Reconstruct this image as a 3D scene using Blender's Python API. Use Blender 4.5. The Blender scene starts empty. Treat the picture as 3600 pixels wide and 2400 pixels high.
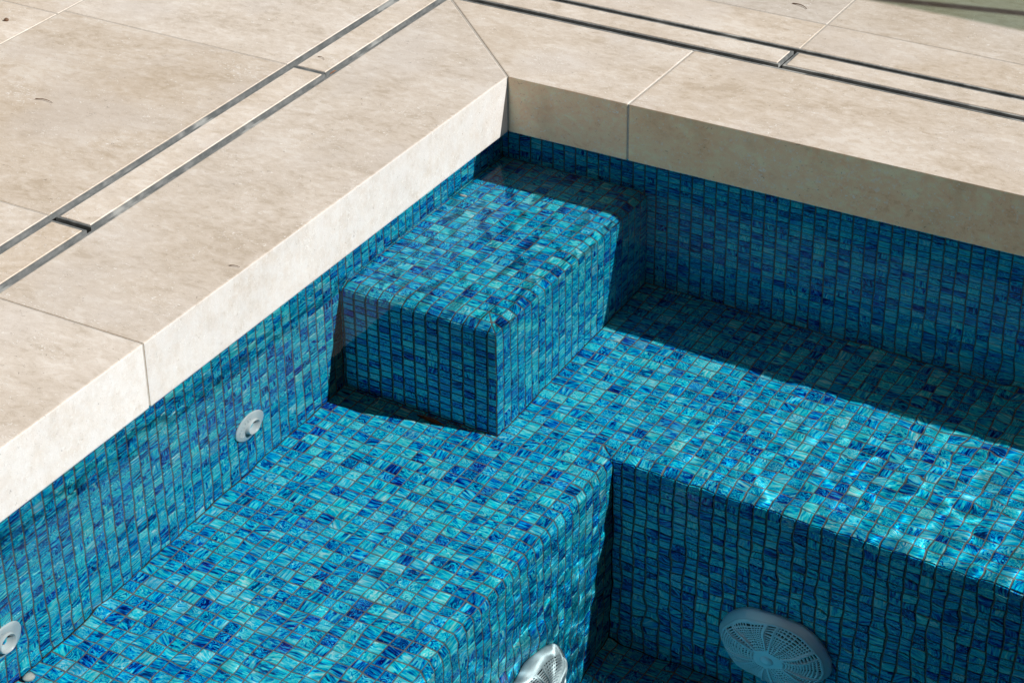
import bpy, bmesh, math, random
import numpy as np
from mathutils import Vector, Matrix
random.seed(7); rng = np.random.default_rng(7)
sc = bpy.context.scene
COL = sc.collection
R = math.radians

# ------------------------------------------------------------------ dimensions (metres)
H = 0.1021            # top of the paving and coping; underside of the coping is z = 0
ZW = -0.0253          # water level
PX, PY = -0.0405, 0.0473      # planes of the left and the back tiled wall
PX2, PY2 = 2.10, -2.30        # the two walls out of frame
ZS = -0.134           # top of the corner step
SX, SY, SR = 0.244, -0.463, 0.025   # its two riser planes, edge radius
ZB = -0.4855          # top of the bench
BX, BY, BR = 0.428, -0.426, 0.020
ZF = -1.06            # pool floor
P = 0.022             # mosaic pitch

# ------------------------------------------------------------------ helpers
def tag(o, label=None, cat=None, group=None, kind=None):
    if label: o['label'] = label
    if cat: o['category'] = cat
    if group: o['group'] = group
    if kind: o['kind'] = kind
    return o
def empty(name, loc=(0, 0, 0)):
    o = bpy.data.objects.new(name, None); COL.objects.link(o); o.location = loc
    o.empty_display_size = 0.02
    return o
def link(name, me, mats, parent=None):
    o = bpy.data.objects.new(name, me); COL.objects.link(o)
    for m in (mats if isinstance(mats, (list, tuple)) else [mats]): me.materials.append(m)
    if parent: 
        o.parent = parent
        o.matrix_parent_inverse = Matrix.Translation(-Vector(parent.location))
    return o
def bm_obj(name, bm, mats, parent=None, smooth=False):
    me = bpy.data.meshes.new(name); bm.to_mesh(me); bm.free()
    if smooth:
        for p in me.polygons: p.use_smooth = True
    return link(name, me, mats, parent)
def caus(o):
    o.cycles.is_caustics_receiver = True
    return o
def box(bm, x0, x1, y0, y1, z0, z1):
    vs = [bm.verts.new(v) for v in ((x0,y0,z0),(x1,y0,z0),(x1,y1,z0),(x0,y1,z0),(x0,y0,z1),(x1,y0,z1),(x1,y1,z1),(x0,y1,z1))]
    for f in ((3,2,1,0),(4,5,6,7),(0,1,5,4),(1,2,6,5),(2,3,7,6),(3,0,4,7)): bm.faces.new([vs[i] for i in f])
    return vs
def prism(bm, poly, z0, z1):
    """closed prism over a counter-clockwise plan polygon"""
    a = [bm.verts.new((x, y, z0)) for x, y in poly]; b = [bm.verts.new((x, y, z1)) for x, y in poly]
    n = len(poly)
    bm.faces.new(b); bm.faces.new(a[::-1])
    for i in range(n): bm.faces.new((a[i], a[(i+1) % n], b[(i+1) % n], b[i]))
def bevel(bm, w, seg=2, cond=lambda e: True):
    es = [e for e in bm.edges if cond(e)]
    bmesh.ops.bevel(bm, geom=es, offset=w, segments=seg, profile=0.6, affect='EDGES')

# ------------------------------------------------------------------ materials
def nodes(name):
    m = bpy.data.materials.new(name); m.use_nodes = True
    nt = m.node_tree; nt.nodes.clear()
    out = nt.nodes.new('ShaderNodeOutputMaterial')
    def N(t, **k):
        n = nt.nodes.new(t)
        for a, v in k.items():
            if a.startswith('i_'):
                key = a[2:].replace('_', ' ')
                n.inputs[key].default_value = v
            else: setattr(n, a, v)
        return n
    L = lambda a, b: nt.links.new(a, b)
    return m, nt, out, N, L
def ramp(N, stops, interp='LINEAR'):
    r = N('ShaderNodeValToRGB'); r.color_ramp.interpolation = interp
    els = r.color_ramp.elements
    while len(els) < len(stops): els.new(0.5)
    for e, (p, c) in zip(els, stops):
        e.position = p; e.color = (*c, 1) if len(c) == 3 else c
    return r
def mixc(N, L, fac, a, b, mode='MIX'):
    m = N('ShaderNodeMix', data_type='RGBA', blend_type=mode)
    for s, v in ((m.inputs[0], fac), (m.inputs[6], a), (m.inputs[7], b)):
        if hasattr(v, 'is_output'): L(v, s)
        else: s.default_value = (*v, 1) if isinstance(v, tuple) and len(v) == 3 else v
    return m.outputs[2]
def mth(N, L, op, a, b=None, clamp=False):
    m = N('ShaderNodeMath', operation=op, use_clamp=clamp)
    for s, v in zip(m.inputs, (a, b)):
        if v is None: continue
        if hasattr(v, 'is_output'): L(v, s)
        else: s.default_value = v
    return m.outputs[0]

def stone_mat(name, light=0.0, warm=0.0, lime=0.0):
    m, nt, out, N, L = nodes(name)
    bs = N('ShaderNodeBsdfPrincipled')
    at = N('ShaderNodeAttribute', attribute_name='slab')
    geo = N('ShaderNodeNewGeometry')
    off = N('ShaderNodeVectorMath', operation='MULTIPLY_ADD'); L(at.outputs['Color'], off.inputs[0]); off.inputs[1].default_value = (19, 23, 17)
    L(geo.outputs['Position'], off.inputs[2]); pos = off.outputs[0]
    # bedding direction of the travertine: stretched along one diagonal
    mp = N('ShaderNodeMapping'); L(pos, mp.inputs[0]); mp.inputs['Rotation'].default_value = (0, 0, R(-32)); mp.inputs['Scale'].default_value = (0.68, 1.2, 1.0)
    def noise(scale, det, rough, vec, dist=0.0):
        n = N('ShaderNodeTexNoise', i_Scale=scale, i_Detail=det, i_Roughness=rough, i_Distortion=dist); L(vec, n.inputs['Vector']); return n.outputs['Fac']
    n1 = noise(7.0, 7, 0.62, mp.outputs[0], 0.5)
    n2 = noise(26.0, 8, 0.68, mp.outputs[0], 0.8)
    n3 = noise(3.2, 3, 0.5, pos)
    n4 = noise(160.0, 4, 0.7, mp.outputs[0])
    nf = noise(900.0, 2, 0.6, pos)
    n5 = noise(70.0, 6, 0.7, mp.outputs[0], 0.6)
    v = mth(N, L, 'ADD', mth(N, L, 'MULTIPLY', n1, 0.30), mth(N, L, 'MULTIPLY', n2, 0.32))
    v = mth(N, L, 'ADD', v, mth(N, L, 'MULTIPLY', n5, 0.38))
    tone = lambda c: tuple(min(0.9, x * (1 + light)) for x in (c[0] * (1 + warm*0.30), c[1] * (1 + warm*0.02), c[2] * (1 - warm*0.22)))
    rp = ramp(N, [(0.42, tone((0.555, 0.47, 0.375))), (0.455, tone((0.625, 0.542, 0.45))), (0.52, tone((0.69, 0.61, 0.525))), (0.58, tone((0.76, 0.70, 0.63)))]); L(v, rp.inputs[0])
    c = rp.outputs[0]
    cl_ = ramp(N, [(0.48, (0, 0, 0)), (0.66, (1, 1, 1))]); L(noise(13.0, 4, 0.6, pos), cl_.inputs[0])
    # ochre bloom and grey cast in broad soft patches
    ocr = ramp(N, [(0.52, (0, 0, 0)), (0.72, (1, 1, 1))]); L(n3, ocr.inputs[0])
    c = mixc(N, L, mth(N, L, 'MULTIPLY', ocr.outputs[0], 0.30), c, tone((0.52, 0.42, 0.31)))
    nn = noise(4.3, 4, 0.55, off.outputs[0]); gr = ramp(N, [(0.50, (0, 0, 0)), (0.66, (1, 1, 1))]); L(nn, gr.inputs[0])
    c = mixc(N, L, mth(N, L, 'MULTIPLY', gr.outputs[0], 0.45), c, tone((0.68, 0.63, 0.59)))
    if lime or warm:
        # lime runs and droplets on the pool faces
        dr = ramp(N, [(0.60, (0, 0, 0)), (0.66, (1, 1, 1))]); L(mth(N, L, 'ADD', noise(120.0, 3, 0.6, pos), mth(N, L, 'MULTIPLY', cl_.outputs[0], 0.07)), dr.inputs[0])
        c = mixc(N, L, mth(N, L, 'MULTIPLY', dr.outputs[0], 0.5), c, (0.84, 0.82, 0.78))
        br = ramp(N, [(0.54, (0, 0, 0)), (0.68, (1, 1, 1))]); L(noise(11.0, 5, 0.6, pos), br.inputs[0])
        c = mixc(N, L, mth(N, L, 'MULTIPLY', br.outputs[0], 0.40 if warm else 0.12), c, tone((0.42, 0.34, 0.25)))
    if lime:
        ln = ramp(N, [(0.34, (0.35, 0.35, 0.35)), (0.60, (1, 1, 1))]); L(noise(34.0, 6, 0.7, pos), ln.inputs[0])
        c = mixc(N, L, mth(N, L, 'MULTIPLY', ln.outputs[0], lime), c, (0.76, 0.75, 0.74))
    # per slab cast
    sep = N('ShaderNodeSeparateColor'); L(at.outputs['Color'], sep.inputs[0])
    hv = N('ShaderNodeHueSaturation'); L(c, hv.inputs['Color'])
    L(mth(N, L, 'MULTIPLY_ADD', sep.outputs[0], 0.16), hv.inputs['Value']); hv.inputs['Value'].links[0].from_node.inputs[2].default_value = 0.93
    L(mth(N, L, 'MULTIPLY_ADD', sep.outputs[1], 0.35), hv.inputs['Saturation']); hv.inputs['Saturation'].links[0].from_node.inputs[2].default_value = 0.76
    c = hv.outputs[0]
    # fine grain
    g = ramp(N, [(0.35, (0.93, 0.93, 0.93)), (0.65, (1.05, 1.05, 1.05))]); L(nf, g.inputs[0])
    c = mixc(N, L, 1.0, c, g.outputs[0], 'MULTIPLY')
    # white lime flecks, clustered
    vo = noise(230.0, 3, 0.6, mp.outputs[0], 1.2)
    cl = ramp(N, [(0.50, (0, 0, 0)), (0.68, (1, 1, 1))]); L(noise(9.0, 4, 0.6, pos), cl.inputs[0])
    fl = ramp(N, [(0.655, (0, 0, 0)), (0.69, (1, 1, 1))]); L(mth(N, L, 'ADD', vo, mth(N, L, 'MULTIPLY', cl.outputs[0], 0.075)), fl.inputs[0])
    c = mixc(N, L, mth(N, L, 'MULTIPLY', fl.outputs[0], 0.85), c, (0.86, 0.83, 0.79))
    # dark pits and hair scratches
    dk = ramp(N, [(0.275, (1, 1, 1)), (0.315, (0, 0, 0))]); L(noise(170.0, 3, 0.55, mp.outputs[0], 2.0), dk.inputs[0])
    c = mixc(N, L, mth(N, L, 'MULTIPLY', dk.outputs[0], 0.65), c, (0.17, 0.13, 0.10))
    L(c, bs.inputs['Base Color'])
    rr = ramp(N, [(0.3, (0.5, 0.5, 0.5)), (0.7, (0.7, 0.7, 0.7))]); L(n2, rr.inputs[0]); L(rr.outputs[0], bs.inputs['Roughness'])
    bs.inputs['Specular IOR Level'].default_value = 0.35
    hgt = mth(N, L, 'ADD', mth(N, L, 'MULTIPLY', n4, 0.5), mth(N, L, 'SUBTRACT', mth(N, L, 'MULTIPLY', fl.outputs[0], 0.25), mth(N, L, 'MULTIPLY', dk.outputs[0], 0.9)))
    bp = N('ShaderNodeBump', i_Strength=0.6, i_Distance=0.0013); L(hgt, bp.inputs['Height']); L(bp.outputs[0], bs.inputs['Normal'])
    L(bs.outputs[0], out.inputs[0])
    return m

def tile_mat():
    m, nt, out, N, L = nodes('glass_mosaic')
    bs = N('ShaderNodeBsdfPrincipled')
    uv = N('ShaderNodeUVMap', uv_map='UVMap')         # millimetres inside the tile, turned and shifted per tile
    at = N('ShaderNodeAttribute', attribute_name='rnd'); sep = N('ShaderNodeSeparateColor'); L(at.outputs['Color'], sep.inputs[0])
    # swirl the coordinates, then stretch them into streaks
    wn = N('ShaderNodeTexNoise', i_Scale=0.085, i_Detail=0.6, i_Roughness=0.5); L(uv.outputs[0], wn.inputs['Vector'])
    wc = N('ShaderNodeVectorMath', operation='SUBTRACT'); L(wn.outputs['Color'], wc.inputs[0]); wc.inputs[1].default_value = (0.5, 0.5, 0.5)
    wm = N('ShaderNodeVectorMath', operation='SCALE'); L(wc.outputs[0], wm.inputs[0]); L(mth(N, L, 'MULTIPLY', sep.outputs[1], 24.0), wm.inputs['Scale'])
    wa = N('ShaderNodeVectorMath', operation='ADD'); L(uv.outputs[0], wa.inputs[0]); L(wm.outputs[0], wa.inputs[1])
    mp = N('ShaderNodeMapping'); L(wa.outputs[0], mp.inputs[0]); mp.inputs['Scale'].default_value = (0.045, 0.30, 1)
    n = N('ShaderNodeTexNoise', i_Scale=1.0, i_Detail=2.6, i_Roughness=0.6, i_Distortion=0.3); L(mp.outputs[0], n.inputs['Vector'])
    mp2 = N('ShaderNodeMapping'); L(wa.outputs[0], mp2.inputs[0]); mp2.inputs['Scale'].default_value = (0.03, 0.17, 1)
    n2 = N('ShaderNodeTexNoise', i_Scale=1.0, i_Detail=1.0); L(mp2.outputs[0], n2.inputs['Vector'])
    v = mth(N, L, 'ADD', mth(N, L, 'MULTIPLY', n.outputs[0], 1.45), mth(N, L, 'MULTIPLY', n2.outputs[0], 0.9))
    v = mth(N, L, 'ADD', v, mth(N, L, 'MULTIPLY', mth(N, L, 'SUBTRACT', sep.outputs[0], 0.5), 0.42))
    v = mth(N, L, 'MULTIPLY', mth(N, L, 'SUBTRACT', v, 0.632), 0.909)
    rp = ramp(N, [(0.10, (0.001, 0.020, 0.12)), (0.25, (0.0, 0.075, 0.36)), (0.345, (0.0, 0.21, 0.64)), (0.445, (0.0, 0.46, 0.83)), (0.57, (0.0, 0.72, 0.88)), (0.77, (0.18, 0.87, 0.93)), (0.93, (0.60, 0.95, 0.97))]); L(v, rp.inputs[0])
    c = rp.outputs[0]
    # a few tiles with a violet cast, a few greener
    hv = N('ShaderNodeHueSaturation'); L(c, hv.inputs['Color'])
    L(mth(N, L, 'MULTIPLY_ADD', sep.outputs[2], 0.035), hv.inputs['Hue']); hv.inputs['Hue'].links[0].from_node.inputs[2].default_value = 0.488
    c = hv.outputs[0]
    pp = ramp(N, [(0.94, (0, 0, 0)), (0.99, (1, 1, 1))]); L(sep.outputs[2], pp.inputs[0])
    vi = mth(N, L, 'MULTIPLY', pp.outputs[0], mth(N, L, 'MULTIPLY', n2.outputs[0], 0.9))
    c = mixc(N, L, mth(N, L, 'MULTIPLY', vi, 0.5), c, (0.06, 0.08, 0.34))
    # glitter in the glass, its glints painted as near-white flecks
    gl = N('ShaderNodeTexVoronoi', i_Scale=0.9); L(uv.outputs[0], gl.inputs['Vector'])
    gs = N('ShaderNodeSeparateColor'); L(gl.outputs['Color'], gs.inputs[0])
    g1 = mth(N, L, 'LESS_THAN', gl.outputs['Distance'], 0.22); g2 = mth(N, L, 'GREATER_THAN', gs.outputs[0], 0.962)
    gg = mth(N, L, 'MULTIPLY', g1, g2)
    c = mixc(N, L, gg, c, (0.85, 0.88, 0.95))
    L(c, bs.inputs['Base Color'])
    bs.inputs['Roughness'].default_value = 0.14; bs.inputs['IOR'].default_value = 1.22
    hb = mth(N, L, 'ADD', n.outputs[0], mth(N, L, 'MULTIPLY', n2.outputs[0], 1.2))
    bp = N('ShaderNodeBump', i_Strength=0.5, i_Distance=0.0004); L(hb, bp.inputs['Height']); L(bp.outputs[0], bs.inputs['Normal'])
    L(bs.outputs[0], out.inputs[0]); return m

def simple(name, col, rough=0.5, metal=0.0, nscale=None, ncol=None, bump=0.0, spec=0.5, ndet=4):
    m, nt, out, N, L = nodes(name); bs = N('ShaderNodeBsdfPrincipled')
    bs.inputs['Roughness'].default_value = rough; bs.inputs['Metallic'].default_value = metal; bs.inputs['Specular IOR Level'].default_value = spec
    if nscale:
        geo = N('ShaderNodeNewGeometry'); n = N('ShaderNodeTexNoise', i_Scale=nscale, i_Detail=ndet, i_Roughness=0.6); L(geo.outputs['Position'], n.inputs['Vector'])
        rp = ramp(N, [(0.36, col), (0.64, ncol or col)]); L(n.outputs[0], rp.inputs[0]); L(rp.outputs[0], bs.inputs['Base Color'])
        if bump:
            bp = N('ShaderNodeBump', i_Strength=bump, i_Distance=0.001); L(n.outputs[0], bp.inputs['Height']); L(bp.outputs[0], bs.inputs['Normal'])
    else: bs.inputs['Base Color'].default_value = (*col, 1)
    L(bs.outputs[0], out.inputs[0]); return m

def steel_mat():
    m, nt, out, N, L = nodes('brushed_steel'); bs = N('ShaderNodeBsdfPrincipled')
    geo = N('ShaderNodeNewGeometry')
    n = N('ShaderNodeTexNoise', i_Scale=30.0, i_Detail=6.0, i_Roughness=0.7); L(geo.outputs['Position'], n.inputs['Vector'])
    n2 = N('ShaderNodeTexNoise', i_Scale=9.0, i_Detail=3.0, i_Roughness=0.6); L(geo.outputs['Position'], n2.inputs['Vector'])
    rp = ramp(N, [(0.40, (0.22, 0.24, 0.245)), (0.62, (0.36, 0.375, 0.375))]); L(n.outputs[0], rp.inputs[0])
    st = ramp(N, [(0.56, (0, 0, 0)), (0.62, (1, 1, 1))]); L(n2.outputs[0], st.inputs[0])
    c = mixc(N, L, mth(N, L, 'MULTIPLY', st.outputs[0], 0.6), rp.outputs[0], (0.56, 0.57, 0.55))
    L(c, bs.inputs['Base Color'])
    L(mth(N, L, 'SUBTRACT', 0.38, mth(N, L, 'MULTIPLY', st.outputs[0], 0.25)), bs.inputs['Metallic'])
    rr = ramp(N, [(0.35, (0.32, 0.32, 0.32)), (0.7, (0.55, 0.55, 0.55))]); L(n.outputs[0], rr.inputs[0]); L(rr.outputs[0], bs.inputs['Roughness'])
    L(bs.outputs[0], out.inputs[0]); return m

def water_mat():
    m, nt, out, N, L = nodes('clear_water')
    g = N('ShaderNodeBsdfRefraction', i_IOR=1.333, i_Roughness=0.0); g.inputs['Color'].default_value = (0.93, 0.985, 1.0, 1)
    gl = N('ShaderNodeBsdfGlossy', i_Roughness=0.0); fr = N('ShaderNodeFresnel', i_IOR=1.333); mx = N('ShaderNodeMixShader')
    L(mth(N, L, 'MULTIPLY', fr.outputs[0], 0.38), mx.inputs[0]); L(g.outputs[0], mx.inputs[1]); L(gl.outputs[0], mx.inputs[2])
    L(mx.outputs[0], out.inputs[0]); return m
def glass_mat():
    m, nt, out, N, L = nodes('tinted_glass')
    t = N('ShaderNodeBsdfTransparent'); t.inputs[0].default_value = (0.60, 0.68, 0.61, 1)
    g = N('ShaderNodeBsdfGlossy', i_Roughness=0.02); mx = N('ShaderNodeMixShader'); mx.inputs[0].default_value = 0.06
    L(t.outputs[0], mx.inputs[1]); L(g.outputs[0], mx.inputs[2]); L(mx.outputs[0], out.inputs[0]); return m

M_STONE = stone_mat('travertine'); M_FACE = stone_mat('limescaled_travertine', lime=0.72); M_BOUNCE = stone_mat('bounce_lit_travertine', light=0.12, warm=1.0)  # last stone: warm bounce light painted into the shaded coping face
M_TILE = tile_mat()
M_GROUT = simple('grey_grout', (0.16, 0.163, 0.15), 0.9, nscale=180, ncol=(0.25, 0.252, 0.235), bump=0.4)
M_MORTAR = simple('pale_mortar', (0.42, 0.385, 0.34), 0.95, nscale=120, ncol=(0.52, 0.485, 0.44), bump=0.6)
M_STEEL = steel_mat()
M_DARK = simple('dark_channel', (0.05, 0.045, 0.04), 0.8, nscale=60, ncol=(0.09, 0.075, 0.06))
M_WATER = water_mat()
M_PLASTIC = simple('white_plastic', (0.86, 0.89, 0.90), 0.32, nscale=30, ncol=(0.90, 0.93, 0.93))
M_DRAINW = simple('white_drain_plastic', (0.80, 0.95, 0.98), 0.4, nscale=20, ncol=(0.86, 0.97, 0.98))  # blue light of the water tinted into the white base
M_DRAINS = simple('bounce_lit_drain_plastic', (0.90, 0.98, 1.0), 0.7, metal=0.95, nscale=20, ncol=(0.95, 0.99, 1.0))  # copy for the shaded cover, bounce light imitated by a brighter metallic base
M_SHADOW = simple('opening_shade', (0.02, 0.03, 0.035), 0.9)
M_LEAF = simple('dry_leaf', (0.16, 0.055, 0.02), 0.7, nscale=90, ncol=(0.28, 0.11, 0.04))
M_TWIG = simple('dry_twig', (0.12, 0.07, 0.04), 0.8, nscale=200, ncol=(0.22, 0.13, 0.08))
M_PEB = simple('pale_pebble', (0.62, 0.58, 0.52), 0.8, nscale=300, ncol=(0.75, 0.72, 0.66))
M_GLASS = glass_mat()
M_EARTH = simple('packed_earth', (0.16, 0.14, 0.11), 1.0, nscale=6, ncol=(0.22, 0.20, 0.16), bump=0.5)

# ------------------------------------------------------------------ mosaic builder
class Mosaic:
    """every glass chip is its own bevelled, slightly tilted plate over a recessed grout bed; one mesh per pool part"""
    def __init__(s): s.v = []; s.f = []; s.mat = []; s.uv = []; s.col = []
    def face(s, pts, mat, uvs, col):
        i = len(s.v); s.v.extend(pts); s.f.append(tuple(range(i, i+len(pts)))); s.mat.append(mat); s.uv.extend(uvs); s.col.extend([col]*len(pts))
    def patch(s, fm, S, T, lo=None, hi=None, gap=0.0018, bed=0.0011):
        for a in range(len(S)-1):
            for b in range(len(T)-1):
                s0, s1, t0, t1 = S[a], S[a+1], T[b], T[b+1]
                poly = [(s0, t0), (s1, t0), (s1, t1), (s0, t1)]
                if lo: poly = clip(poly, (s0, lo(s0)), (s1, lo(s1)), +1)
                if hi and poly: poly = clip(poly, (s0, hi(s0)), (s1, hi(s1)), -1)
                if len(poly) < 3 or area(poly) < 2e-6: continue
                # grout bed
                q = [fm(*p) for p in poly]
                n = sum((x[1] for x in q), Vector()).normalized()
                g = [x[0] - x[1]*bed for x in q]
                if normal(g).dot(n) < 0: g.reverse()
                s.face(g, 1, [(0, 0)]*len(g), (0, 0, 0, 1))
                ins = inset(poly, gap/2 * random.uniform(0.8, 1.25))
                if ins is None or area(ins) < 8e-6: continue
                jx, jy = random.gauss(0, 0.00016), random.gauss(0, 0.00016); ra = random.gauss(0, 0.006)
                cx = sum(p[0] for p in ins)/len(ins); cy = sum(p[1] for p in ins)/len(ins)
                ins = [(cx+(p[0]-cx)*math.cos(ra)-(p[1]-cy)*math.sin(ra)+jx, cy+(p[0]-cx)*math.sin(ra)+(p[1]-cy)*math.cos(ra)+jy) for p in ins]
                if s.h == 1: ins = [(p[0], cy+(p[1]-cy)*0.972) for p in ins]
                top = inset(ins, 0.0011) or ins
                q = [fm(*p) for p in ins]; qt = [fm(*p) for p in top]
                n = sum((x[1] for x in q), Vector()).normalized()
                c0 = sum((x[0] for x in q), Vector())/len(q)
                tx = Vector((random.gauss(0, .012), random.gauss(0, .012), random.gauss(0, .012))); h = random.gauss(0.0003, 0.00012)
                ql = [x[0] - n*0.0006 for x in q]
                qh = [x[0] + n*(h + (x[0]-c0).dot(tx)) for x in qt]
                if normal(qh).dot(n) < 0: ql.reverse(); qh.reverse(); rev = True; pts = ins[::-1]; ptt = top[::-1]
                else: pts = ins; ptt = top
                k = random.random()
                ang = (0 if k < .62 else math.pi/2 if k < .86 else random.uniform(-.8, .8)) + random.gauss(0, .07)
                ox, oy = random.uniform(-4000, 4000), random.uniform(-4000, 4000); ca, sa = math.cos(ang), math.sin(ang)
                # u along the second coordinate of the patch is horizontal on walls; s.h tells which
                U = lambda p: ((p[0]-cx)*1000, (p[1]-cy)*1000) if s.h == 0 else ((p[1]-cy)*1000, (p[0]-cx)*1000)
                def tuv(p):
                    u, w = U(p); return (u*ca - w*sa + ox, u*sa + w*ca + oy)
                rn = (min(1, max(0, random.gauss(.5, .24))), random.random()**2.2, random.random(), 1)
                s.face(qh, 0, [tuv(p) for p in ptt], rn)
                m = len(ql)
                if m == len(qh):
                    for i in range(m):
                        j = (i+1) % m
                        s.face([ql[i], ql[j], qh[j], qh[i]], 0, [tuv(pts[i]), tuv(pts[j]), tuv(ptt[j]), tuv(ptt[i])], rn)
    def build(s, name, parent=None):
        me = bpy.data.meshes.new(name); me.from_pydata([tuple(v) for v in s.v], [], s.f)
        me.polygons.foreach_set('material_index', s.mat)
        uv = me.uv_layers.new(name='UVMap'); uv.data.foreach_set('uv', [c for p in s.uv for c in p])
        ca = me.color_attributes.new('rnd', 'FLOAT_COLOR', 'CORNER'); ca.data.foreach_set('color', [c for p in s.col for c in p])
        me.update()
        return caus(link(name, me, [M_TILE, M_GROUT], parent))
def normal(q):
    n = Vector()
    for i in range(len(q)):
        a, b = q[i], q[(i+1) % len(q)]
        n += Vector(((a.y-b.y)*(a.z+b.z), (a.z-b.z)*(a.x+b.x), (a.x-b.x)*(a.y+b.y)))
    return n
def area(p): return abs(sum(p[i][0]*p[(i+1) % len(p)][1]-p[(i+1) % len(p)][0]*p[i][1] for i in range(len(p))))/2
def clip(poly, a, b, side):
    nx, ny = -(b[1]-a[1])*side, (b[0]-a[0])*side
    d = lambda p: (p[0]-a[0])*nx+(p[1]-a[1])*ny
    out = []
    for i in range(len(poly)):
        p, q = poly[i], poly[(i+1) % len(poly)]; dp, dq = d(p), d(q)
        if dp >= 0: out.append(p)
        if (dp > 0) != (dq > 0) and abs(dp-dq) > 1e-15:
            t = dp/(dp-dq)
            if 0 < t < 1: out.append((p[0]+t*(q[0]-p[0]), p[1]+t*(q[1]-p[1])))
    res = []
    for p in out:
        if not res or math.dist(p, res[-1]) > 1e-5: res.append(p)
    if len(res) > 1 and math.dist(res[0], res[-1]) < 1e-5: res.pop()
    return res
def inset(poly, d):
    n = len(poly); sg = sum(poly[i][0]*poly[(i+1) % n][1]-poly[(i+1) % n][0]*poly[i][1] for i in range(n)); sg = 1 if sg > 0 else -1
    L_ = []
    for i in range(n):
        a, b = poly[i], poly[(i+1) % n]; l = math.dist(a, b)
        if l < 1e-7: return None
        nx, ny = -(b[1]-a[1])/l*sg, (b[0]-a[0])/l*sg
        L_.append((nx, ny, nx*(a[0])+ny*a[1]+d))
    out = []
    for i in range(n):
        a, b = L_[i-1], L_[i]; det = a[0]*b[1]-a[1]*b[0]
        if abs(det) < 1e-6: return None
        out.append(((a[2]*b[1]-a[1]*b[2])/det, (a[0]*b[2]-a[2]*b[0])/det))
    for x, y in out:
        if any(nx*x+ny*y-c < -1e-6 for nx, ny, c in L_): return None
    return out
def joints(lo, hi, ref, p=P, mn=0.004):
    k0 = math.ceil((lo-ref)/p); k1 = math.floor((hi-ref)/p)
    js = [ref+p*k for k in range(k0, k1+1)]
    js = [j for j in js if j-lo > mn and hi-j > mn]
    return [lo]+js+[hi]
V = Vector
flat = lambda z: (lambda x, y: (V((x, y, z)), V((0, 0, 1))))
XJ, YJ = -0.0277, 0.0428
ZJ = -0.0095

# left wall (faces +x): s = z, t = y ; h=1 -> streaks run along y
def wall(fm, S, T): 
    m = Mosaic(); m.h = 1; m.patch(fm, S, T); return m
w = wall(lambda z, y: (V((PX, y, z)), V((1, 0, 0))), joints(ZB, 0, ZJ), joints(PY2, PY, YJ))
o = w.build('pool_wall'); tag(o, 'sunlit blue mosaic pool wall under the left coping, with the two white jets in it', 'pool wall')
w = wall(lambda z, x: (V((x, PY, z)), V((0, -1, 0))), joints(ZB, 0, ZJ), joints(PX, PX2, XJ))
o = w.build('pool_wall'); tag(o, 'shaded dark blue mosaic pool wall under the right-hand coping, behind the bench', 'pool wall')
w = wall(lambda z, y: (V((PX2, y, z)), V((-1, 0, 0))), joints(ZF, 0, ZJ), joints(PY2, PY, YJ))
o = w.build('pool_wall'); tag(o, 'blue mosaic pool wall facing the two jets, outside the right edge of the photo', 'pool wall')
w = wall(lambda z, x: (V((x, PY2, z)), V((0, 1, 0))), joints(ZF, 0, ZJ), joints(PX, PX2, XJ))
o = w.build('pool_wall'); tag(o, 'blue mosaic pool wall nearest to the viewer, below the bottom edge of the photo', 'pool wall')

# corner step -------------------------------------------------------------
def pw(pts):
    def f(x):
        if x <= pts[0][0]: 
            (a, b), (c, d) = pts[0], pts[1]
        else:
            for (a, b), (c, d) in zip(pts, pts[1:]):
                if x <= c: break
        return b+(d-b)*(x-a)/(c-a) if c != a else d
    return f
def profile(start, face, r, zt):
    """distance s from `start` over the flat, round the edge and down the riser -> (horizontal position, z, tilt)"""
    l = face-r-start
    def f(s):
        if s < l: return start+s, zt, 0.0
        a = (s-l)/r
        if a < math.pi/2: return face-r+r*math.sin(a), zt-r*(1-math.cos(a)), a
        return face, zt-r-(s-l-r*math.pi/2), math.pi/2
    f.length = lambda zbot: l+r*math.pi/2+(zt-r-zbot)
    return f
sx0, sy0 = 0.206, 0.4187
st = Mosaic(); st.h = 0
sxj = [PX]+[j for j in joints(PX, sx0, sx0) if PX < j < sx0 and j-PX > .004]+[sx0]
syj = joints(-sy0, PY, -sy0)
st.patch(flat(ZS), sxj, syj)
pr = profile(sx0, SX, SR, ZS); pf = profile(sy0, -SY, SR, ZS)
mx = pw([(sx0, -sy0), (SX-SR, SY+SR), (SX, SY)])      # mitre: y as a function of x
my = pw([(sy0, sx0), (-SY-SR, SX-SR), (-SY, SX)])     # mitre: x as a function of -y
def fr(s, y):
    x, z, a = pr(s); return V((x, y, z)), V((math.sin(a), 0, math.cos(a)))
def ff(s, x):
    y, z, a = pf(s); return V((x, -y, z)), V((0, -math.sin(a), math.cos(a)))
def sj(total, first): 
    js = [0.0, first]
    while js[-1]+P < total-0.004: js.append(js[-1]+P)
    return js+[total]
# cut the joint list at the start and end of the flat so mitres stay straight inside a chip
st.h = 1
st.patch(fr, sj(pr.length(ZB), 0.0215), joints(SY-0.03, PY, -sy0), lo=lambda s: mx(pr(s)[0]))
st.patch(ff, sj(pf.length(ZB), 0.0255), joints(PX, SX+0.03, sx0), hi=lambda s: my(pf(s)[0]))
o = st.build('pool_step'); tag(o, 'blue mosaic block step with rounded edges in the corner where the two coping runs meet', 'pool step')

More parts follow.
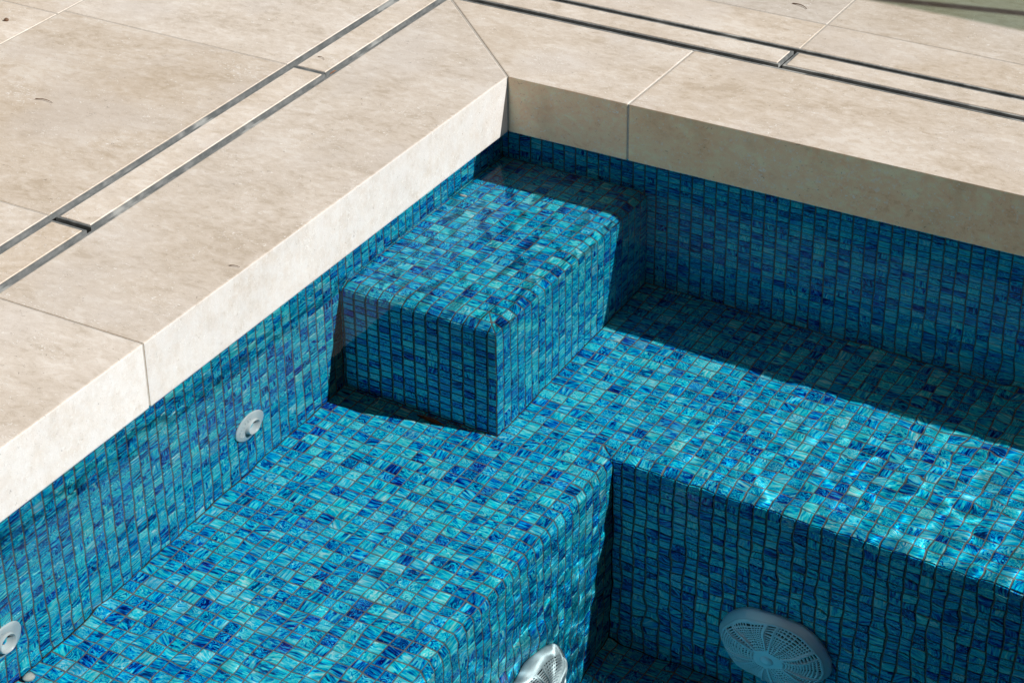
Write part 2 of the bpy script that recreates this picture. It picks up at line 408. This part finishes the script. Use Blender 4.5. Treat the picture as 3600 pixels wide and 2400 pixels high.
# bench ----------------------------------------------------------------------
bx0, by0 = 0.400, 0.4035
be = empty('pool_bench', (0.2, -0.9, ZB)); tag(be, 'L-shaped underwater bench clad in turquoise and blue mosaic, running along both walls', 'bench')
m = Mosaic(); m.h = 0
xa = [PX]+[j for j in joints(PX, bx0, bx0) if PX < j < bx0]+[bx0]
xl = [j for j in xa if j < SX-0.006]+[SX]; xr = [SX]+[j for j in xa if j > SX+0.006]
m.patch(flat(ZB), xl, joints(PY2, SY, -by0))                 # left arm in front of the step
m.patch(flat(ZB), xr, joints(PY2, -by0, -by0))               # left arm, strip beside
m.patch(flat(ZB), xr[:-1]+joints(bx0, PX2, bx0), joints(-by0, PY, -by0))   # back arm
o = m.build('seat', be)
m = Mosaic(); m.h = 1
bl = profile(bx0, BX, BR, ZB); bb = profile(by0, -BY, BR, ZB)
mx2 = pw([(bx0, -by0), (BX-BR, BY+BR), (BX, BY)]); my2 = pw([(by0, bx0), (-BY-BR, BX-BR), (-BY, BX)])
def fl(s, y):
    x, z, a = bl(s); return V((x, y, z)), V((math.sin(a), 0, math.cos(a)))
def fb(s, x):
    y, z, a = bb(s); return V((x, -y, z)), V((0, -math.sin(a), math.cos(a)))
m.patch(fl, sj(bl.length(ZF), 0.022), joints(PY2, BY+0.03, -by0), hi=lambda s: mx2(bl(s)[0]))
o = m.build('riser', be); o['label'] = 'sunlit riser of the left arm of the bench'
m = Mosaic(); m.h = 1
m.patch(fb, sj(bb.length(ZF), 0.022), joints(BX-0.03, PX2, bx0), lo=lambda s: my2(bb(s)[0]))
o = m.build('riser', be); o['label'] = 'shaded riser of the back arm of the bench'
m = Mosaic(); m.h = 0
m.patch(flat(ZF), joints(BX, PX2, bx0), joints(PY2, BY, -by0))
o = m.build('pool_floor'); tag(o, kind='structure')

# ------------------------------------------------------------------ water
NX, NY = 480, 520
xs = np.linspace(PX-0.0008, PX2, NX); ys = np.linspace(PY2, PY+0.0008, NY)
X, Y = np.meshgrid(xs, ys, indexing='ij')
Z = np.zeros_like(X)
for i in range(46):
    lam = 0.024*(0.16/0.024)**rng.random(); th = rng.uniform(0, 2*np.pi); k = 2*np.pi/lam
    sl = 0.0020*(lam/0.06)**0.25
    Z += sl/k*np.sin(k*(X*np.cos(th)+Y*np.sin(th))+rng.uniform(0, 2*np.pi))
d = np.sqrt((X-PX)**2+(Y-PY)**2)
amp = 0.13+0.62*np.clip((d-0.40)/1.0, 0, 1)**1.3+1.0*np.exp(-((X-1.15)/0.38)**2-((Y+0.42)/0.30)**2)
Z = ZW+Z*amp
me = bpy.data.meshes.new('water')
co = np.stack([X, Y, Z], -1).reshape(-1, 3)
idx = np.arange(NX*NY).reshape(NX, NY)
q = np.stack([idx[:-1, :-1], idx[1:, :-1], idx[1:, 1:], idx[:-1, 1:]], -1).reshape(-1, 4)
me.vertices.add(len(co)); me.vertices.foreach_set('co', co.ravel())
me.loops.add(q.size); me.loops.foreach_set('vertex_index', q.ravel())
me.polygons.add(len(q)); me.polygons.foreach_set('loop_start', np.arange(0, q.size, 4)); me.polygons.foreach_set('loop_total', np.full(len(q), 4))
me.polygons.foreach_set('use_smooth', np.ones(len(q), bool)); me.update(); me.validate()
wat = link('water', me, M_WATER); tag(wat, kind='structure'); wat.cycles.is_caustics_caster = True

# ------------------------------------------------------------------ stone
def slab_attr(me, rnd=None):
    r = rnd or (random.random(), random.random(), random.random())
    a = me.color_attributes.new('slab', 'FLOAT_COLOR', 'CORNER'); a.data.foreach_set('color', [*r, 1.0]*len(me.loops))
CW = 0.245        # coping width
def coping(poly, label, rnd, group='coping stones round the pool edge'):
    bm = bmesh.new(); prism(bm, poly, 0.0, H)
    bevel(bm, 0.0024, 2); bm.normal_update()
    for f in bm.faces:
        if f.normal.x > 0.6: f.material_index = 1
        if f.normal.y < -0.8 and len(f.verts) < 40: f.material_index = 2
    o = bm_obj('coping_stone', bm, [M_STONE, M_FACE, M_BOUNCE]); slab_attr(o.data, rnd); caus(o)
    return tag(o, label, 'coping stone', group)
g = 0.0014; G2 = g*1.42
XL = -CW-0.016    # the left run is a little wider
cut = lambda v: v
coping([(0, -0.9815+g), (0, -G2), (XL, 0.243), (XL, -0.9815+g)], 'long pale coping stone on the left run, from the mitred corner to the first joint', (0.20, 0.35, 0.4))
coping([(0, -2.30), (0, -0.9815-g), (XL, -0.9815-g), (XL, -2.30)], 'travertine coping stone at the left edge of the photo, nearest to the viewer', (0.62, 0.1, 0.8))
coping([(0.227-g, 0), (0.227-g, CW), (XL+G2+.001, CW), (G2, 0)][::-1][::-1], 'short travertine coping stone right of the mitred corner', (0.42, 0.55, 0.15))
coping([(1.13-g, 0), (1.13-g, CW), (0.227+g, CW), (0.227+g, 0)], 'long travertine coping stone on the right-hand run, with a shaded brown pool face', (0.30, 0.75, 0.6))
coping([(2.06, 0), (2.06, CW), (1.13+g, CW), (1.13+g, 0)], 'travertine coping stone beyond the right edge of the photo, next along the right-hand run', (0.5, 0.4, 0.3))
coping([(2.06, -2.26), (2.31, -2.26), (2.31, CW), (2.06+g*2, CW), (2.06+g*2, -2.26)], 'long coping stone along the far side, outside the right edge of the photo', (0.3, 0.3, 0.3))
coping([(-0.0+g, -2.51), (2.31, -2.51), (2.31, -2.26-g*2), (g, -2.26-g*2)], 'coping stone at the viewer\'s feet, below the bottom edge of the photo', (0.3, 0.5, 0.9))
# grout in the coping joints, a hair below the faces
def jt(poly, parentname):
    bm = bmesh.new(); prism(bm, poly, 0.003, H-0.0012); o = bm_obj('joint_grout', bm, M_MORTAR); return o
stones = [o for o in COL.objects if o.name.startswith('coping_stone')]
for poly, par in (([(-0.0012, -0.9815-g), (-0.0012, -0.9815+g), (XL, -0.9815+g), (XL, -0.9815-g)], 0),
                  ([(0.227+g, 0.0012), (0.227+g, CW), (0.227-g, CW), (0.227-g, 0.0012)], 2),
                  ([(0.0005, 0.0009), (XL+0.004, 0.2455), (XL, 0.2435), (-0.0012, -0.0012)], 2)):
    o = jt(poly, None); o.parent = stones[par]
# masonry carrying the coping (its edge stands behind the tiles)
bm = bmesh.new()
box(bm, XL+.002, PX-0.002, -2.5, CW, -1.2, -0.0006); box(bm, PX-0.002, 2.5, PY+0.002, CW-.002, -1.2, -0.0006)
o = bm_obj('foundation', bm, M_MORTAR); tag(o, kind='structure')

# patio paving: one mesh, every slab with its own tone
DX0 = -0.3510; DY0 = 0.3385       # paving starts here beyond the outer slot
slabs = []
gp = 0.0015
xl = [DX0, -0.8365, -1.4565, -2.0765, -2.6965]
yl = [-2.617, -1.997, -1.377, -0.757, -0.1375, 0.4825, 1.10, 1.72, 2.34]
for i in range(len(xl)-1):
    for j in range(len(yl)-1):
        y0, y1 = yl[j], yl[j+1]
        if i > 0: y0 -= 0.016; y1 -= 0.016
        slabs.append((xl[i+1], xl[i], y0, y1))
xr_ = [DX0, 0.3825, 1.00, 1.62, 2.24, 2.86]
yr_ = [DY0, 0.456, 1.072, 1.69, 2.30]
for i in range(len(xr_)-1):
    for j in range(len(yr_)-1):
        x0 = xr_[i]
        if i == 0: x0 = -0.232
        slabs.append((x0, xr_[i+1], yr_[j], yr_[j+1]))
slabs.append((DX0, -0.232, DY0, yr_[1])); slabs.append((DX0, -0.232, yr_[1], yr_[2])); slabs.append((DX0, -0.232, yr_[2], yr_[3])); slabs.append((DX0, -0.232, yr_[3], yr_[4]))
for y0, y1 in ((-2.617, -1.997), (-1.997, -1.377), (-1.377, -.757), (-.757, -.1375), (-.1375, .338)): slabs.append((2.32, 2.86, y0, y1))
for x0 in (-.3525, .2675, .8875, 1.5075, 2.1275): slabs.append((x0, x0+.62, -3.2, -2.617)); slabs.append((x0, x0+.62, -3.82, -3.2))
bm = bmesh.new(); lay = bm.loops.layers.float_color.new('slab')
tones = {}
for k, (x0, x1, y0, y1) in enumerate(slabs):
    b = bmesh.new(); box(b, x0+gp, x1-gp, y0+gp, y1-gp, H-0.020, H)
    bevel(b, 0.0010, 1, lambda e: all(v.co.z > H-1e-5 for v in e.verts))
    rr = (random.random(), random.random(), random.random())
    if abs(x0+0.8365) < .01 and y0 < -0.3 and y0 > -0.8: rr = (0.05, 0.75, 0.3)
    if abs(x0+0.232) < .01 and abs(y0-.456) < .01: rr = (0.0, 0.0, 0.5)      # the greyish slab
    mp = {}
    for v in b.verts: mp[v] = bm.verts.new(v.co)
    for f in b.faces:
        nf = bm.faces.new([mp[v] for v in f.verts])
        for l in nf.loops: l[lay] = (*rr, 1)
    b.free()
o = bm_obj('patio_paving', bm, M_STONE); tag(o, kind='structure')
bm = bmesh.new()
for x0, x1, y0, y1 in ((-9, DX0+.001, -9, 9), (DX0+.001, 9, DY0-.001, 9), (2.318, 9, -9, DY0-.001), (DX0+.001, 2.318, -9, -2.52)):
    box(bm, x0, x1, y0, y1, H-0.03, H-0.0009)
o = bm_obj('patio_bed', bm, M_MORTAR); tag(o, kind='structure')
bm = bmesh.new()
for x0, x1, y0, y1 in ((-60, -8.9, -60, 60), (8.9, 60, -60, 60), (-8.9, 8.9, 8.9, 60), (-8.9, 8.9, -60, -8.9)):
    box(bm, x0, x1, y0, y1, H-0.05, H-0.006)
o = bm_obj('ground', bm, M_EARTH); tag(o, kind='structure')

# ------------------------------------------------------------------ slot drain: steel channel, stone-filled covers
dc = empty('drain_channel', (XL-.04, .28, H-0.04)); tag(dc, 'stainless steel slot drain channel set between the coping and the patio paving', 'drain')
def strip(name, poly_boxes, mat, parent):
    bm = bmesh.new()
    for b_ in poly_boxes: box(bm, *b_)
    return bm_obj(name, bm, mat, parent)
t = 0.0042; ZD = H-0.042
XI, XO = XL-0.0002, DX0+0.0002        # inner and outer limits, left run
YI, YO = CW+0.0002, DY0-0.0002
strip('channel_wall', [(XI-t, XI, -2.5, YI+t, ZD, H-.0004), (XI, 2.5, YI, YI+t, ZD, H-.0004)], M_STEEL, dc)['label'] = 'thin steel wall against the coping'
strip('channel_wall', [(XO, XO+t, -2.5, YO-t, ZD, H-.0004), (XO, 2.5, YO-t, YO, ZD, H-.0004)], M_STEEL, dc)['label'] = 'thin steel wall against the patio paving'
strip('channel_base', [(XO, XI, -2.5, YI, ZD-.002, ZD), (XO, 2.5, YI, YO, ZD-.002, ZD-.0001)], M_DARK, dc)
IXa, IXb = -0.2728, -0.3392           # cover limits, left run
IYa, IYb = 0.2616, 0.3252
def cover(x0, x1, y0, y1, label, rnd):
    e = empty('drain_cover', ((x0+x1)/2, (y0+y1)/2, H-.02)); tag(e, label, 'drain cover', 'stone-filled drain covers in the slot drain')
    z0 = H-.034; s_ = .0040
    strip('steel_tray', [(x0, x0+s_, y0, y1, z0, H-.0006), (x1-s_, x1, y0, y1, z0, H-.0006), (x0+s_, x1-s_, y0, y0+s_, z0, H-.0006), (x0+s_, x1-s_, y1-s_, y1, z0, H-.0006), (x0+s_, x1-s_, y0+s_, y1-s_, z0, z0+.002)], M_STEEL, e)
    bm = bmesh.new(); box(bm, x0+s_+.0008, x1-s_-.0008, y0+s_+.0008, y1-s_-.0008, z0+.003, H+.0004); bevel(bm, .001, 1, lambda ed: all(v.co.z > H for v in ed.verts))
    o = bm_obj('stone_insert', bm, M_STONE, e); slab_attr(o.data, rnd)
    strip('seal', [(x0+s_, x1-s_, y0+s_, y1-s_, z0+.004, H-.0025)], M_TWIG, e)
    return e
cover(IXb, IXa, -1.376, -0.7655, 'orange-beige stone drain cover at the left edge, in front of the wide end gap', (0.25, 0.9, 0.9))
cover(IXb, IXa, -0.7555, -0.1383, 'pale drain cover on the left run, between the wide end gap and the thin joint', (0.75, 0.4, 0.35))
cover(IXb, IXa, -0.1371, 0.262, 'stone drain cover on the left run that reaches the top edge of the photo', (0.7, 0.35, 0.1))
cover(IXb, IXa, -1.996, -1.378, 'stone drain cover on the left run beyond the left edge of the photo', (0.3, 0.35, 0.1))
cover(-0.255, 0.3765, IYa, IYb, 'stone drain cover on the right-hand run, left of its white end gap', (0.6, 0.45, 0.7))
cover(0.3835, 1.003, IYa, IYb, 'pitted drain cover on the right-hand run, right of the white end gap', (0.55, 0.5, 0.5))
cover(1.007, 1.624, IYa, IYb, 'stone drain cover on the right-hand run beyond the right edge of the photo', (0.5, 0.5, 0.2))

# ------------------------------------------------------------------ return jets
def lathe(bm, prof, n=64, mat=Matrix.Identity(4)):
    rings = []
    for r, z in prof:
        rings.append([bm.verts.new(mat @ V((r*math.cos(2*math.pi*i/n), r*math.sin(2*math.pi*i/n), z))) for i in range(n)] if r > 1e-6 else [bm.verts.new(mat @ V((0, 0, z)))])
    for a, b in zip(rings, rings[1:]):
        for i in range(n):
            j = (i+1) % n
            if len(a) == 1: bm.faces.new((a[0], b[i], b[j]))
            elif len(b) == 1: bm.faces.new((a[i], a[j], b[0]))
            else: bm.faces.new((a[i], a[j], b[j], b[i]))
def glyph(ch, size, depth):
    cu = bpy.data.curves.new('glyph', 'FONT'); cu.body = ch; cu.size = size; cu.extrude = depth; cu.offset = size*0.012; cu.align_x = 'CENTER'
    ob = bpy.data.objects.new('glyph', cu); COL.objects.link(ob); bpy.context.view_layer.update()
    me = bpy.data.meshes.new_from_object(ob.evaluated_get(bpy.context.evaluated_depsgraph_get()))
    bpy.data.objects.remove(ob); bpy.data.curves.remove(cu); return me
def ccw(x): return x
MX = Matrix(((0, 0, 1, 0), (1, 0, 0, 0), (0, 1, 0, 0), (0, 0, 0, 1)))     # local x -> +y, y -> +z, z -> +x (out of the left wall)
def jet(y, z, label):
    e = empty('return_jet', (PX, y, z)); tag(e, label, 'pool jet', 'white return jets in the left pool wall')
    T = Matrix.Translation((PX, y, z)) @ MX
    bm = bmesh.new(); lathe(bm, [(0.036, 0.0006), (0.0362, 0.0022), (0.0355, 0.0032), (0.033, 0.0040), (0.024, 0.0056), (0.0185, 0.0060), (0.0170, 0.0056)], 72, T)
    caus(bm_obj('flange', bm, M_PLASTIC, e, True))
    Rn = Matrix.Rotation(R(5), 4, 'Y') @ Matrix.Rotation(R(-6), 4, 'X')
    bm = bmesh.new(); lathe(bm, [(0.0178, 0.002), (0.0174, 0.008), (0.0171, 0.0112), (0.0163, 0.0120), (0.0153, 0.0114), (0.0140, 0.007), (0.0125, -0.004)], 56, T @ Rn)
    caus(bm_obj('nozzle', bm, M_PLASTIC, e, True))
    bm = bmesh.new(); lathe(bm, [(0.0150, -0.0038), (0, -0.0040)], 32, T @ Rn); caus(bm_obj('bore', bm, M_PLASTIC, e))
    # raised lettering round the upper part of the flange
    bm = bmesh.new()
    word = 'WATERCO'
    for i, ch in enumerate(word):
        me = glyph(ch, 0.0098, 0.0009); b = bmesh.new(); b.from_mesh(me); bpy.data.meshes.remove(me)
        a = R(150 - 17*(i-3))
        r = 0.0225
        Mt = T @ Matrix.Rotation(a - math.pi/2, 4, 'Z') @ Matrix.Translation((0, r, 0.0056)) @ Matrix.Rotation(R(-10), 4, 'X')
        mp = {v: bm.verts.new(Mt @ v.co) for v in b.verts}
        for f in b.faces:
            try: bm.faces.new([mp[v] for v in f.verts])
            except ValueError: pass
        b.free()
    caus(bm_obj('lettering', bm, M_PLASTIC, e))
    return e
jet(-0.719, -0.345, 'white round pool jet with a protruding nozzle, nearer to the corner step')
jet(-1.279, -0.355, 'white round pool jet cut by the left edge of the photo')

# ------------------------------------------------------------------ dome suction covers
def suction(loc, axis, up, label, lit=True):
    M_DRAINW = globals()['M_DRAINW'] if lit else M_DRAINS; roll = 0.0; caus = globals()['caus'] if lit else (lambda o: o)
    z_ = V(axis).normalized(); y_ = V(up); x_ = y_.cross(z_)
    T = Matrix.Translation(loc) @ Matrix((( x_.x, y_.x, z_.x, 0), (x_.y, y_.y, z_.y, 0), (x_.z, y_.z, z_.z, 0), (0, 0, 0, 1))) @ Matrix.Rotation(roll, 4, 'Z')
    e = empty('suction_cover', loc); tag(e, label, 'drain cover', 'white perforated dome drain covers on the bench risers')
    RO, HT = 0.092, 0.040
    hz = lambda r: 0.008+(HT-0.008)*math.sqrt(max(0, 1-(r/RO)**2))**0.9
    nA, nR = 264, 30
    bm = bmesh.new(); grid = {}
    rad = [0.010+(RO-0.004-0.010)*(i/nR) for i in range(nR+1)]
    def vert(i, j):
        j %= nA
        if (i, j) not in grid:
            a = 2*math.pi*j/nA; r = rad[i]; grid[(i, j)] = bm.verts.new(T @ V((r*math.cos(a), r*math.sin(a), hz(r))))
        return grid[(i, j)]
    for i in range(nR):
        rm = (rad[i]+rad[i+1])/2; ring = i % 3
        for j in range(nA):
            js = j % 44                       # six sectors of 44 cells
            hole = False
            if i < 29 and i > 4:
                if 18 <= js <= 26:            # wide slots between two vanes
                    if 19 <= js <= 25 and i % 2 and rm > 0.028: hole = True
                else:
                    per = 3 if rm > 0.045 else 6
                    ph = (js % per) < per-1-(per == 6)
                    if i % 2 and ph and not (js in (16, 17, 27, 28)): hole = True
            if not hole: bm.faces.new((vert(i, j), vert(i+1, j), vert(i+1, j+1), vert(i, j+1)))
    o = bm_obj('dome_grille', bm, M_DRAINW, e, True); caus(o)
    md = o.modifiers.new('thickness', 'SOLIDIFY'); md.thickness = 0.0016; md.offset = -1
    bm = bmesh.new(); lathe(bm, [(RO-0.0045, hz(RO-.0045)+.0003), (RO, 0.013), (RO+0.0015, 0.008), (RO+0.0012, 0.001), (RO-.004, 0.0006)], 96, T); caus(bm_obj('rim', bm, M_DRAINW, e, True))
    bm = bmesh.new(); lathe(bm, [(0.0108, hz(0.0108)), (0.010, HT+0.0012), (0.004, HT+.0022), (0, HT+0.0022)], 32, T); caus(bm_obj('hub', bm, M_DRAINW, e, True))
    for k in range(6):
        for s_ in (-1, 1):
            a = 2*math.pi*(k*44+22.5+s_*4.6)/nA
            bm = bmesh.new(); n = 14; u = V((math.cos(a), math.sin(a), 0)); w_ = V((-math.sin(a), math.cos(a), 0))*0.0012
            ra, rb = 0.024, RO-0.006
            prev = None
            for q_ in range(n+1):
                r = ra+(rb-ra)*q_/n; zt = hz(r)+0.0028*math.sin(math.pi*min(1, q_/n*1.02))+.0004; zb_ = hz(r)-0.006
                ring = [bm.verts.new(T @ (u*r+w_*c+V((0, 0, zz)))) for c, zz in ((-1, zb_), (-1, zt), (1, zt), (1, zb_))]
                if prev:
                    for c in range(4): bm.faces.new((prev[c], prev[(c+1) % 4], ring[(c+1) % 4], ring[c]))
                else: bm.faces.new(ring[::-1])
                prev = ring
            bm.faces.new(prev)
            caus(bm_obj('vane', bm, M_DRAINW, e))
    bm = bmesh.new(); lathe(bm, [(RO-.003, 0.0022), (0, 0.0022)], 48, T); caus(bm_obj('inner_shade_disc', bm, M_SHADOW, e))  # dark disc behind the holes stands for the shade inside the dome
    return e
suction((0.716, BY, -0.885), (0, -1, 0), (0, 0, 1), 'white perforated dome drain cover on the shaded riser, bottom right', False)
suction((BX, -0.700, -0.888), (1, 0, 0), (0, 0, 1), 'white perforated dome drain cover on the sunlit bench riser, cut by the bottom edge')

# ------------------------------------------------------------------ litter
def twig(pts, rad, label, name='twig', mat=None, cat='twig'):
    bm = bmesh.new(); prev = None; n = 6
    for i, p in enumerate(pts):
        p = V(p); dirv = (V(pts[min(i+1, len(pts)-1)])-V(pts[max(i-1, 0)])).normalized(); a = dirv.cross(V((0, 0, 1))).normalized(); b = a.cross(dirv)
        r = rad*(1-0.6*i/len(pts)); ring = [bm.verts.new(p+(a*math.cos(2*math.pi*k/n)+b*math.sin(2*math.pi*k/n))*r) for k in range(n)]
        if prev:
            for k in range(n): bm.faces.new((prev[k], prev[(k+1) % n], ring[(k+1) % n], ring[k]))
        else: bm.faces.new(ring[::-1])
        prev = ring
    bm.faces.new(prev); o = bm_obj(name, bm, mat or M_TWIG); return tag(o, label, cat)
def arc(x, y, l, ang, bend, z=H+.0012, n=9):
    pts = []; a = ang
    for i in range(n):
        pts.append((x, y, z+0.001*math.sin(math.pi*i/(n-1)))); x += l/n*math.cos(a); y += l/n*math.sin(a); a += bend/n
    return pts
twig(arc(-0.635, -0.452, 0.040, R(22), R(-50)), 0.0008, 'thin curved brown twig lying alone on the large left patio slab')
twig(arc(0.292, 0.513, 0.040, R(5), R(-60)), 0.0011, 'short dark hooked twig on the grey slab at the top right')
twig(arc(-0.322, -0.088, 0.020, R(10), R(-70)), 0.0006, 'tiny twig on the left drain cover above its thin joint')
twig(arc(-0.024, -0.752, 0.018, R(15), R(-10)), 0.0007, 'tiny brown stalk on the long left coping stone near the pool edge')
def blob(name, loc, s, mat, label, cat, seed):
    r_ = random.Random(seed); bm = bmesh.new(); bmesh.ops.create_icosphere(bm, subdivisions=2, radius=1)
    for v in bm.verts: v.co = V((v.co.x*s[0], v.co.y*s[1], v.co.z*s[2]))*r_.uniform(.82, 1.15)+V(loc)
    o = bm_obj(name, bm, mat, None, True); return tag(o, label, cat)
blob('pebble', (-0.896, -0.222, H+.002), (.005, .004, .0028), M_TWIG, 'small brown pebble near the top left corner of the patio', 'pebble', 1)
caus(blob('stone_chip', (-0.023, -0.115, ZS+.002), (.0085, .0035, .002), M_PEB, 'small white chip lying on top of the corner step beside the left wall', 'stone chip', 2))
caus(blob('stone_chip', (-0.030, -1.252, ZB+.004), (.008, .009, .006), M_PEB, 'cream stone chip in the angle of bench and left wall, below the cut-off jet', 'stone chip', 3))
def leaf(pts, w, label, seed, rec=True):
    bm = bmesh.new(); L0 = []
    n = len(pts)
    for i, p in enumerate(pts):
        p = V(p); dirv = (V(pts[min(i+1, n-1)])-V(pts[max(i-1, 0)])).normalized(); a = dirv.cross(V((0, 0, 1))).normalized(); ww = w*math.sin(math.pi*(i+.35)/(n-.3))
        L0.append([bm.verts.new(p+a*ww+V((0, 0, .0022))), bm.verts.new(p), bm.verts.new(p-a*ww+V((0, 0, .0014)))])
    for a, b in zip(L0, L0[1:]):
        bm.faces.new((a[0], a[1], b[1], b[0])); bm.faces.new((a[1], a[2], b[2], b[1]))
    o = bm_obj('leaf', bm, M_LEAF); tag(o, label, 'leaf')
    return caus(o) if rec else o
leaf(arc(0.105, -0.478, 0.062, R(-10), R(15), ZB+.0035), 0.0055, 'dry brown leaf lying on the bench at the foot of the step', 1)
leaf(arc(-0.2705, -0.128, 0.022, R(86), R(10), H-.006), 0.0035, 'small brown leaf caught in the inner slot of the left drain', 2, False)

# ------------------------------------------------------------------ glass fence beyond the upper right corner (its shadow crosses the patio)
SUN = V((0.758, 0.1765, 0.628)).normalized()
fe = empty('glass_fence', (2.6, 0.90, H)); tag(fe, 'green tinted glass fence outside the frame, casting the shadow at the top right', 'fence')
FY = 0.594+1.10*SUN.y/SUN.z; FX0 = 0.36+1.10*SUN.x/SUN.z
XP = 0.376+1.10*SUN.x/SUN.z
for xa_, xb_ in ((XP-1.3, XP-.008), (XP+.008, XP+1.3)):
    bm = bmesh.new(); box(bm, xa_, xb_, FY, FY+.012, H+.02, H+1.10); bm_obj('glass_panel', bm, M_GLASS, fe)
    for xx in (xa_+.25, xb_-.25):
        bm = bmesh.new(); box(bm, xx-.03, xx+.03, FY-.02, FY+.032, H, H+.16); bevel(bm, .004, 2); bm_obj('spigot', bm, M_STEEL, fe)
bm = bmesh.new(); box(bm, XP-.0075, XP+.0075, FY-.004, FY+.016, H, H+1.095); bm_obj('post', bm, M_STEEL, fe)

# unseen dark wall, added so the water mirrors it instead of bright sky
bm = bmesh.new(); box(bm, -8.6, -2.0, 5.2, 5.6, H, H+8.0)
for i in range(20): box(bm, -8.6, -2.0, 5.165, 5.199, H+.1+i*.4, H+.1+i*.4+.36)
ho = empty('sky_blocker', (-3, 5.4, H)); tag(ho, 'unseen dark wall added for the water to mirror, beyond the upper left patio', 'sky_blocker')
M_BLOCKER = simple('dark_blocker_boards', (0.035, 0.035, 0.034), 0.7, nscale=3, ncol=(0.05, 0.048, 0.045))
bm_obj('blocker_boards', bm, M_BLOCKER, ho)
bm = bmesh.new(); box(bm, -2.0, 2.6, 5.2, 5.6, H, H+8.0)
for i in range(20): box(bm, -2.0, 2.6, 5.165, 5.199, H+.1+i*.4, H+.1+i*.4+.36)
bm_obj('blocker_boards', bm, M_BLOCKER, ho)
bm = bmesh.new(); box(bm, -9.0, 3.0, 4.6, 12.0, H+8.0, H+8.3); bm_obj('blocker_top', bm, M_BLOCKER, ho)

bm = bmesh.new(); box(bm, -3.7, -3.5, -9.0, -0.4, H, H+3.2); box(bm, -3.74, -3.46, -9.04, -0.36, H+3.2, H+3.27)  # unseen wall, added to throw warm bounce light onto the coping face
o = bm_obj('bounce_wall', bm, simple('cream_bounce', (0.74, 0.66, 0.55), 0.9, nscale=5, ncol=(0.78, 0.70, 0.59))); tag(o, 'added unseen cream wall that bounces warm sunlight, outside the left edge of the photo', 'wall')
# ------------------------------------------------------------------ light
wd = bpy.data.worlds.new('World'); sc.world = wd; wd.use_nodes = True
nt = wd.node_tree; bg = nt.nodes['Background']; sky = nt.nodes.new('ShaderNodeTexSky'); sky.sky_type = 'NISHITA'; sky.sun_disc = False
sky.sun_elevation = math.asin(SUN.z); sky.sun_rotation = math.atan2(SUN.x, SUN.y); sky.air_density = 1.0; sky.dust_density = 1.5
hs = nt.nodes.new('ShaderNodeHueSaturation'); hs.inputs['Saturation'].default_value = 0.55; nt.links.new(sky.outputs[0], hs.inputs['Color'])
ml = nt.nodes.new('ShaderNodeMix'); ml.data_type = 'RGBA'; ml.blend_type = 'MULTIPLY'; ml.inputs[0].default_value = 1; ml.inputs[7].default_value = (0.84, 0.73, 0.67, 1)
nt.links.new(hs.outputs[0], ml.inputs[6]); nt.links.new(ml.outputs[2], bg.inputs[0]); bg.inputs[1].default_value = 0.05
sun = bpy.data.lights.new('sun', 'SUN'); sun.energy = 5.0; sun.angle = R(0.53); sun.color = (1.0, 0.98, 0.94)
so = bpy.data.objects.new('sun', sun); COL.objects.link(so); so.rotation_euler = SUN.to_track_quat('Z', 'Y').to_euler()
sun.cycles.is_caustics_light = True

# ------------------------------------------------------------------ camera
cam = bpy.data.cameras.new('camera'); co_ = bpy.data.objects.new('camera', cam); COL.objects.link(co_)
co_.location = (1.70325, -2.92995, 1.64209); co_.rotation_euler = (1.02503, 0.00876, 0.52041)
cam.sensor_width = 36; cam.lens = 77.746; cam.clip_start = 0.05; cam.clip_end = 400
sc.camera = co_

# ------------------------------------------------------------------ render settings
sc.view_settings.view_transform = 'Standard'; sc.view_settings.look = 'None'; sc.view_settings.exposure = 0; sc.view_settings.gamma = 1
c = sc.cycles
c.use_denoising = True; c.denoiser = 'OPENIMAGEDENOISE'; c.max_bounces = 8; c.transmission_bounces = 6; c.diffuse_bounces = 2; c.glossy_bounces = 3; c.transparent_max_bounces = 8
c.caustics_reflective = False; c.caustics_refractive = True; c.sample_clamp_indirect = 6.0; c.sample_clamp_direct = 0; c.blur_glossy = 0.3
